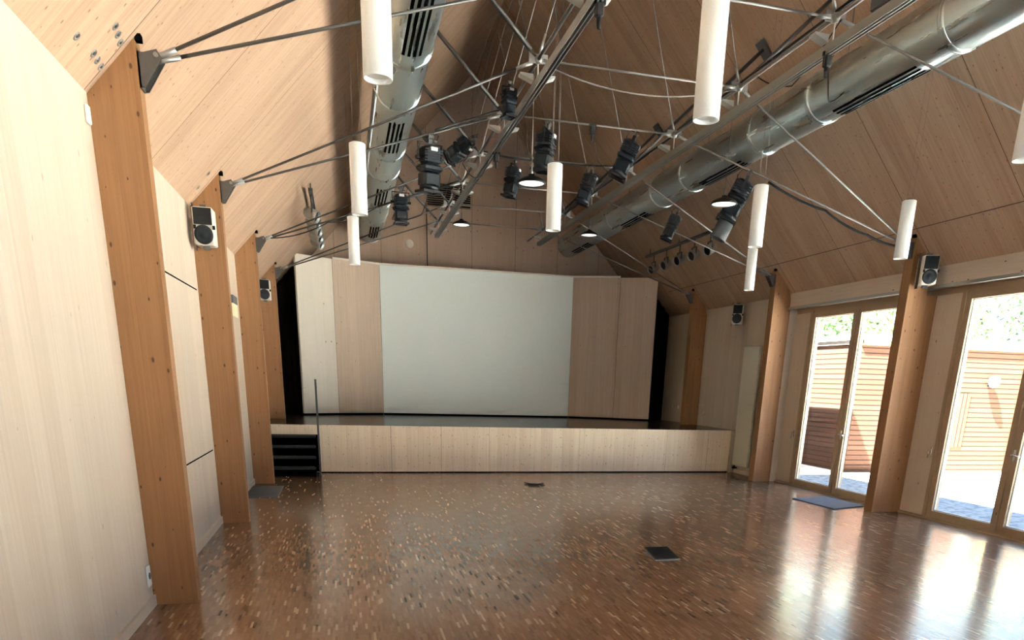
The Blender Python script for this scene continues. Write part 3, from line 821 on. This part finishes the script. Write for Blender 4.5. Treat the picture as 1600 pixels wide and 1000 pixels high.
# ------------------------------------------------------------------ stage lights
sl0 = None
def stage_light(x, y, z, rz, tilt, label, s=1.0, hang=None):
    """hung from a clamp at (x,y,z); the body points along -Z tilted by 'tilt' about X then turned rz"""
    global sl0
    if sl0 is None:
        root = thing('stage_light', label, 'stage light', (0, 0, 0), 'black profile stage lights')
        k = MB(); k.box(-.02, .02, -.012, .012, -.06, -.0); k.lathe([(.026, -.03), (.026, .03)], (0, 0, .0), (1, 0, 0), 12); k.tube((.02, 0, -.03), (.07, 0, -.03), .008); k.build('clamp', M['steel'], root)
        k = MB(); k.box(-.125, .125, -.012, .012, -.065, -.055)
        for s_2 in (-1, 1): k.box(s_2*.125-.004, s_2*.125+.004, -.016, .016, -.20, -.055); k.tube((s_2*.10, 0, -.19), (s_2*.15, 0, -.19), .018, 10)
        k.build('yoke', M['black'], root)
        k = MB(); zc = -.20
        k.bbox(-.085, .085, -.085, .085, zc-.04, zc+.115, .022)
        for i in range(5): k.box(-.096, .096, -.096, .096, zc-.02+i*.024, zc-.012+i*.024)
        bd = k.build('lamp_house', M['fixture'], root)
        k = MB(); k.box(-.035, .035, -.103, -.088, zc+.072, zc+.102); k.build('rating_plate', M['white'], bd)
        k = MB(); k.bbox(-.105, .105, -.10, .10, zc-.10, zc-.04, .018); k.box(-.125, .125, -.02, .02, zc-.08, zc-.065); k.build('gate', M['fixture'], root)
        k = MB(); k.bbox(-.088, .088, -.088, .088, zc-.235, zc-.10, .02); k.lathe([(.0, -.20), (.094, -.21), (.094, -.265), (.08, -.265), (.08, -.24), (0, -.235)], (0, 0, zc), (0, 0, 1), 24); k.build('lens_barrel', M['fixture'], root)
        k = MB(); k.box(-.105, .105, -.105, -.088, zc-.285, zc-.262); k.box(-.105, .105, .088, .105, zc-.285, zc-.262); k.box(-.105, -.088, -.088, .088, zc-.285, zc-.262); k.box(.088, .105, -.088, .088, zc-.285, zc-.262)
        k.build('colour_frame', M['black'], root)
        k = MB(); k.path([(.04, .07, zc+.10), (.10, .10, zc+.16), (.13, .08, zc+.24), (.07, .03, .03), (.03, .0, .03)], .006, 5); k.build('power_lead', M['rubber'], root)
        # tilt the body about the yoke pivot
        sl0 = root
        root.location = (x, y, z)
    else: root = dup(sl0, (x, y, z), label)
    root.rotation_euler = Euler((tilt, 0, rz), 'ZXY') if False else (Matrix.Rotation(rz, 3, 'Z') @ Matrix.Rotation(tilt, 3, 'X')).to_euler()
    root.scale = (s, s, s)
    root['org'] = [0, 0, 0]
    return root
def stn(i): return STN[i]
def on_rod(side, i, t):
    Y, PY = STN[i]; a = Vector((PL+.11 if side < 0 else PR-.11, PY+.07, 3.365)); b_ = Vector((TXL if side < 0 else TXR, Y, ZT))
    return a+(b_-a)*t
p = on_rod(-1, 3, .70); stage_light(p.x, p.y, p.z-.03, .35, .10, 'black stage light on left tie rod beside the left duct', 1.12)
p = on_rod(-1, 4, .64); stage_light(p.x, p.y, p.z-.03, .1, .02, 'smallest upright black stage light hanging left, nearest the duct end', .92)
stage_light(2.42, 9.35, 4.42, 1.0, .15, 'black stage light on the cross rod above central tube pendant', 1.02)
stage_light(3.50, 9.35, 4.42, 1.25, .42, 'black stage light tilted left on the cross rod by right rail', 1.05)
stage_light(2.38, 10.93, 4.42, 1.0, .18, 'black stage light left of the central tube pendant', .92)
stage_light(3.49, 10.93, 4.43, 1.2, .32, 'black stage light just right of central tube pendant', .98)
p = on_rod(1, 3, .68); stage_light(p.x, p.y, p.z-.03, 1.2, .42, 'large black stage light hanging behind the right dome lamp', 1.2)
p = on_rod(1, 4, .67); stage_light(p.x, p.y, p.z-.03, 1.2, .38, 'black stage light on right tie rod above the row of silver spots', .90)
stage_light(1.68, 10.1, 4.40, .9, 1.1, 'black stage light turned sideways beside left rail', .85)
stage_light(1.72, 8.25, 4.40, .3, .0, 'black stage light hidden behind hanger rods at upper centre', .62)
# grey snoot of the big right light
q_ = Vector((p.x, p.y, p.z)); q_ = on_rod(1, 3, .68)
sn = thing('light_snoot', 'grey scroller snoot below the large right stage light', 'snoot', (q_.x-.27, q_.y+.08, q_.z-.62))
k = MB(); k.lathe([(.10, 0), (.10, .20), (.085, .20), (.085, 0)], (q_.x-.30, q_.y+.09, q_.z-.76), (.38, -.14, .91), 24); k.build('tube', M['grey'], sn)
# silver spots on two tracks
NR = Vector((-SL, 0, -1)).normalized()
sp0 = None
def spot(x, y, side, label):
    global sp0
    s = -1 if side > 0 else 1
    z = 4.10
    if (sp0 or {}).get(side) is None:
        root = thing('track_spot', label, 'spotlight', (x, y, z), 'silver spotlights on the %s track' % ('right' if side > 0 else 'left'))
        k = MB(); k.tube((x, y, z), (x, y, z-.13), .012); k.box(x-.012, x+.012, y-.08, y+.08, z-.15, z-.13)
        for q in (-.085, .085): k.box(x-.012, x+.012, y+q-.004, y+q+.004, z-.27, z-.13)
        k.build('yoke', M['steel'], root)
        ax = Vector((s*.86, -.35, -.38)).normalized()
        k = MB(); k.lathe([(0, -.13), (.05, -.12), (.078, -.07), (.082, .02), (.088, .03), (.088, .09), (.08, .09), (.075, .0), (0, -.02)], (x, y, z-.26), ax, 24)
        k.build('reflector', M['alu'], root)
        k = MB(); k.lathe([(.079, .055), (0, .045)], (x, y, z-.26), ax, 24); k.build('lens', M['black'], root)
        sp0 = dict(sp0 or {}); sp0[side] = root
        return root
    return dup(sp0[side], (x, y, z), label)
rl = ['first silver spot on right track, nearest the camera', 'second silver spot on the right track', 'middle silver spot on the right track', 'fourth silver spot on right track', 'last silver spot on right track, nearest the gable']
ll = ['first silver spot on the left track, topmost of the bundle', 'second silver spot on the left track', 'middle silver spot on the left track', 'fourth silver spot on left track', 'last silver spot on left track, lowest of the bundle']
for i in range(5): spot(6.22, 12.70+i*.62, 1, rl[i])
for i in range(5): spot(-.34, 12.45+i*.62, -1, ll[i])
for x, lb in ((6.22, 'right'), (-.34, 'left')):
    r_ = thing('spot_track', 'dark steel track along the %s roof slope holding silver spots' % lb, 'track', (x, 14, 4.11))
    zz = 4.10
    k = MB(); k.box(x-.03, x+.03, 12.2, 15.6, zz, zz+.04); k.build('rail', M['grey'], r_)
    k = MB(); zr = (zroofL if x < 1 else zroofR)(x)
    for yy in (12.4, 14.0, 15.4): k.tube((x, yy, zz+.04), (x, yy, zr), .01)
    k.build('bracket', M['steel'], r_)

# ------------------------------------------------------------------ loudspeakers
def speaker(loc, rz, label, w=.185, h=.33, d=.2, rx=0):
    root = thing('loudspeaker', label, 'loudspeaker', (0, 0, 0), 'wall loudspeakers')
    k = MB(); k.bbox(-w/2, w/2, -d/2, d/2, -h/2, h/2, .012); k.build('cabinet', M['cabinet'], root)
    k = MB(); yf = -d/2-.002
    k.bbox(-w*.44, w*.45, yf-.006, yf+.004, .010, h*.475, .003); k.build('horn_grille', M['black'], root)
    k = MB(); k.lathe([(0, .014), (.02, .014), (.026, .006), (.06, .003), (w*.46, .010), (w*.46, 0)], (.0, yf, -h*.235), (0, -1, 0), 28); k.build('woofer', M['fixture'], root)
    k = MB()
    for s2 in (-1, 1): k.box(s2*.085-.012+.01, s2*.085+.012+.01, yf-.005, yf, -.03, .005)
    k.build('port', M['black'], root)
    k = MB(); k.bbox(-w/2-.008, -w/2, -.03, .05, -h*.62, h*.62, .003); k.box(-.03, .03, -.02, .02, h/2, h/2+.03); k.box(-.03, .03, -.02, .02, -h/2-.03, -h/2); k.box(-.02, .02, d/2-.01, d/2+.06, -.03, .03)
    k.build('bracket', M['steel'], root)
    root.location = loc; root.rotation_euler = (rx, 0, rz)
    return root
speaker((-1.235, 8.38, 2.92), .0, 'pale loudspeaker with black front on the second left post')
speaker((-1.27, 14.63, 2.98), .0, 'loudspeaker on farthest left post, half hidden by post')
speaker((7.06, 8.385, 3.03), -.35, 'pale loudspeaker with black front at top of right post')
speaker((7.12, 13.15, 2.87), -.55, 'loudspeaker with black front on right wall above the stage edge')

# ------------------------------------------------------------------ cables
def cable(pts, label, r=.008, sag=0.0, n=10, mat='rubber'):
    P_ = [Vector(p) for p in pts]; out = []
    for a, b_ in zip(P_[:-1], P_[1:]):
        for i in range(n):
            t = i/n; q = a+(b_-a)*t; q = q+Vector((0, 0, -sag*4*t*(1-t))); out.append(q)
    out.append(P_[-1])
    k = MB(); k.path(out, r, 6)
    return tag(k.build('cable', M[mat]), label, 'cable')
pa, pb = on_rod(1, 3, .60), on_rod(1, 3, .0)
cable([pa+Vector((0, 0, -.03)), on_rod(1, 3, .35)+Vector((0, 0, -.05)), on_rod(1, 3, .16)+Vector((0, 0, -.10)), pb+Vector((0, 0, -.04))], 'thick black cable drooping from right stage light to the post', .014, .03)
cable([(1.95, 7.8, 4.43), (3.9, 7.8, 4.43)], 'pale cable sagging below the cross rod right of left node', .007, .14, 24, 'rod')
cable([(TXR-.02, 4.0, 4.50), (TXR+.02, 9.3, 4.50)], 'black cable lying along the right truss tube', .013, 0, 2)
cable([(TXR+.02, 6.2, 4.43), (TXR+.06, 6.9, 4.20), (TXR-.02, 7.4, 4.42)], 'black cable loop hanging by the second truss on the right', .006, .03)
cable([(TXR, 6.25, 4.45), (TXR+.03, 6.3, 4.1), (TXR+.10, 6.35, 3.92), (TXR+.20, 6.3, 3.98)], 'thin black cable hanging past the right rail', .006, .02)
cable([(2.15, 9.35, 4.42), (2.2, 9.4, 4.1), (2.35, 9.4, 3.98), (2.55, 9.4, 4.06)], 'thin black cable looped below the fourth cross rod', .005, .02)
cable([(2.95, 9.35, 4.42), (3.05, 9.4, 4.12), (3.3, 9.5, 4.0), (3.5, 9.4, 4.2)], 'thin black cable drooping towards the tilted stage light', .005, .02)
cable([on_rod(-1, 5, .03)+Vector((0, 0, -.01)), on_rod(-1, 5, .30)+Vector((0, 0, -.02)), on_rod(-1, 5, .55)], 'black cable sagging along the left tie rods past third post', .009, .05)
cable([on_rod(-1, 5, .55), on_rod(-1, 5, .98)+Vector((0, 0, .03))], 'black cable along left tie rod to the sixth truss', .014, 0)
cable([(TXL, 10.93, 4.50), (2.4, 10.93, 4.45), (3.45, 10.93, 4.46), (TXR, 10.93, 4.50)], 'thick black cable strapped to the fifth cross rod', .013, .01)
cable([on_rod(-1, 3, .72)+Vector((0, 0, .02)), (TXL-.05, 9.35, 4.50)], 'black cable strapped to left tie rod at fourth truss', .011, 0)
cable([(1.72, 10.1, 4.46), (1.55, 10.2, 4.15), (1.75, 10.2, 4.0), (1.9, 10.3, 4.25)], 'black lead looped below the sideways stage light', .006, .05)
cable([on_rod(-1, 4, .66), on_rod(-1, 4, .60)+Vector((0, .1, -.35)), on_rod(-1, 4, .72)+Vector((.05, .1, -.42)), on_rod(-1, 4, .8)], 'black lead looped round the smallest left stage light', .006, .03)
cable([(TXR-.02, 9.4, 4.44), (TXR-.04, 13.9, 4.44)], 'black cable along far half of the right truss tube', .014, 0, 2)
cable([(1.92, 17.8, 5.17), (1.92, 17.8, 3.9)], 'thin vertical black conduit on the gable wall', .012, 0, 2)
# connectors
def conn(p, label):
    r_ = thing('cable_connector', label, 'connector', p)
    x, y, z = p
    k = MB(); k.bbox(x-.03, x+.03, y-.03, y+.03, z-.06, z+.03, .01); k.lathe([(.012, 0), (.016, .03), (.02, .07), (0, .07)], (x, y, z-.13), (0, 0, 1), 10); k.build('body', M['rubber'], r_)
    k = MB(); k.box(x-.045, x+.045, y-.012, y+.012, z+.02, z+.05); k.build('clip', M['black'], r_)
conn((TXR, 6.29, 4.19), 'black plug connector hanging under right rail')
conn((TXL+.02, 6.05, 4.19), 'black plug connector hanging under left rail at the top')
conn((TXL+.03, 9.95, 4.19), 'small black connector under the left rail beside stage lights')
conn((2.95, 9.35, 4.42), 'black cable connector tied to the middle of a cross rod')
jb = thing('junction_box', 'grey junction box above the right rail at the top edge', 'box', (4.02, 5.62, 4.33))
k = MB(); k.bbox(3.93, 4.08, 5.5, 5.74, 4.29, 4.42, .01); k.build('housing', M['grey'], jb)
k = MB(); k.box(3.90, 4.11, 5.46, 5.78, 4.42, 4.43); k.build('lid', M['alu'], jb)

# ------------------------------------------------------------------ floor items
fb = thing('floor_box', 'black floor socket box with raised lid in the parquet', 'floor box', (2.91, 6.42, 0))
k = MB(); k.box(2.79, 3.05, 6.25, 6.58, 0, .006); k.build('frame', M['alu'], fb)
k = MB(); k.prism([(2.80, 6.27, .008), (3.04, 6.27, .008), (3.04, 6.55, .055), (2.80, 6.55, .055)], (0, 0, .01), 0); k.build('lid', M['black'], fb)
fb2 = thing('floor_box', 'small dark floor socket lid near the stage', 'floor box', (2.9, 11.45, 0))
k = MB(); k.box(2.78, 3.05, 11.33, 11.56, 0, .006); k.build('frame', M['deck'], fb2)
k = MB(); k.path([(2.77, 11.55, .02), (2.80, 11.36, .02), (2.92, 11.30, .02), (3.03, 11.38, .02), (3.06, 11.52, .02)], .016, 6); k.build('lid_edge', M['black'], fb2)
k = MB(); k.bbox(-1.36, -.93, 10.36, 11.36, 0, .014, .003); tag(k.build('floor_mat', M['mat']), 'dark grey mat on floor before the steps post', 'mat')
k = MB(); k.prism([(6.50, 9.74, 0), (7.16, 9.86, 0), (7.18, 9.0, 0), (6.55, 8.78, 0)], (0, 0, .012), 0); tag(k.build('doormat', M['blue']), 'bluish doormat inside the far glazed doors', 'mat')

# ------------------------------------------------------------------ outside
g = MB(); g.box(7.62, 9.45, -30, 12.9, -.12, -.04); struct(g.build('ground_cobbles', M['cobble']))
g = MB(); g.box(9.45, 60, -30, 60, -.12, -.04); g.box(7.62, 9.45, 12.9, 60, -.12, -.04); struct(g.build('ground_terrace', M['paving']))
g = MB(); g.box(-60, XL-.3, -30, 60, -.25, -.12); struct(g.build('ground_meadow', M['grass']))
g = MB(); g.box(XL-.3, 7.62, Y1+.3, 60, -.25, -.06); g.box(XL-.3, 7.62, -30, Y0-.3, -.25, -.06); struct(g.build('ground_yard', M['cobble']))
can = thing('shade_slab', 'unseen flat slab added to shade the outbuilding wall', 'shade_slab', (8.2, 14, 3.1))
k = MB(); k.box(7.62, 8.8, 12.2, 19, 3.1, 3.25); k.build('slab', M['outer'], can)  # out of view, added so its shadow falls low on the outbuilding
k = MB()
for yy in (14.5, 18.5): k.box(8.66, 8.76, yy, yy+.1, -.04, 3.1)
k.build('support', M['outer'], can)
bd = thing('garden_building', 'low outbuilding clad in red brown slats outside glazed doors', 'building', (14, 16, 0))
BX, BY, BH = 10.0, 13.3, 2.56
k = MB(); k.box(BX, 24, BY, 22, -.04, BH); k.build('cladding', M['siding'], bd, grain=(0, 1, 0))
# separate slatted skin so that the slats run level on both faces
me = bd.children[0].data
uvl = me.uv_layers[0]
for pol in me.polygons:
    for li in pol.loop_indices:
        p_ = me.vertices[me.loops[li].vertex_index].co + Vector((14, 16, 0))
        uvl.data[li].uv = (p_.z, p_.x if abs(pol.normal.y) > .5 else p_.y)
k = MB(); k.box(BX-.03, 24.03, BY-.03, BY+.0, BH-.10, BH); k.build('trim_board', M['yellow'], bd)
k = MB(); k.box(BX-.04, BX, BY-.03, 22, BH-.08, BH); k.build('fascia', M['fascia'], bd)
k = MB(); k.box(BX-.08, 24.1, BY-.08, 22.1, BH, BH+.10); k.build('roof_edge', M['zinc'], bd)
for xx in (11.55, 14.05):
    k = MB(); k.box(xx, xx+.09, BY-.05, BY, -.04, BH-.10); k.build('corner_post', M['yellow'], bd)
k = MB(); k.box(12.5, 12.8, BY-.02, BY, .5, 1.6); k.build('shutter', M['siding'], bd)
wlp = thing('wall_lantern', 'round white lamp on the slatted outbuilding', 'lamp', (13.2, BY, 1.85))
k = MB(); k.lathe([(0, -.12), (.07, -.10), (.12, 0), (.09, .09), (0, .12)], (13.2, BY-.14, 1.85), (0, 0, 1), 20); k.build('globe', M['white'], wlp)
k = MB(); k.tube((13.2, BY, 1.78), (13.2, BY-.14, 1.74), .03); k.build('arm', M['black'], wlp)
kb = MB(); kb.box(9.98, 24, BY-.9, BY-.75, -.04, .03); tag(kb.build('kerb', M['zinc']), 'pale kerb strip at the foot of the outbuilding', 'kerb')

def tree(x, y, h, r, mat, label, n=2600):
    root = thing('tree', label, 'tree', (x, y, -.1), 'trees beyond the outbuilding')
    k = MB(); k.tube((x, y, -.1), (x+.2, y, h*.6), .22, 10, .10)
    for i in range(6):
        a = i*1.05; k.tube((x+.1, y, h*.35+i*.25), (x+math.cos(a)*r*.6, y+math.sin(a)*r*.6, h*.6+i*.2), .06, 6, .02)
    k.build('trunk', M['bark'], root)
    k = MB(); v = []; fs = []
    rs = random.Random(int(x*10+y))
    for i in range(n):
        while True:
            q = Vector((rs.uniform(-1, 1), rs.uniform(-1, 1), rs.uniform(-1, 1)))
            if .35 < q.length < 1: break
        wob = 1+.18*math.sin(q.x*7+q.z*5)+.12*math.sin(q.y*9)
        c0 = Vector((x, y, h*.62))+Vector((q.x*r*wob, q.y*r*wob, q.z*h*.40*wob))
        u_ = Vector((rs.gauss(0, 1), rs.gauss(0, 1), rs.gauss(0, 1))).normalized(); w_ = u_.cross(Vector((rs.gauss(0, 1), rs.gauss(0, 1), rs.gauss(0, 1)))).normalized()
        s = rs.uniform(.07, .17)
        o = len(v); v += [c0-u_*s, c0-w_*s*.6, c0+u_*s, c0+w_*s*.6]; fs.append((o, o+1, o+2, o+3))
    k.add(v, fs); k.build('foliage', mat, root)
tr_spec = [(11.0, 25.5, 6.6, 2.6, 'leafA', 'light green tree beyond outbuilding seen in far door'), (15.5, 25.0, 7.6, 3.0, 'leafB', 'deeper green tree beyond outbuilding between door panes'),
           (20.5, 25.0, 7.0, 3.1, 'leafA', 'light green tree beyond outbuilding seen in near door'), (26.0, 24.0, 8.0, 3.2, 'leafB', 'deeper green tree at far right beyond outbuilding'),
           (17.9, 28.5, 8.6, 3.2, 'leafA', 'tall light green tree in the rear row'), (23.5, 29.0, 8.8, 3.4, 'leafB', 'tall deep green tree in the rear row')]
for a in tr_spec: tree(a[0], a[1], a[2], a[3], M[a[4]], a[5])
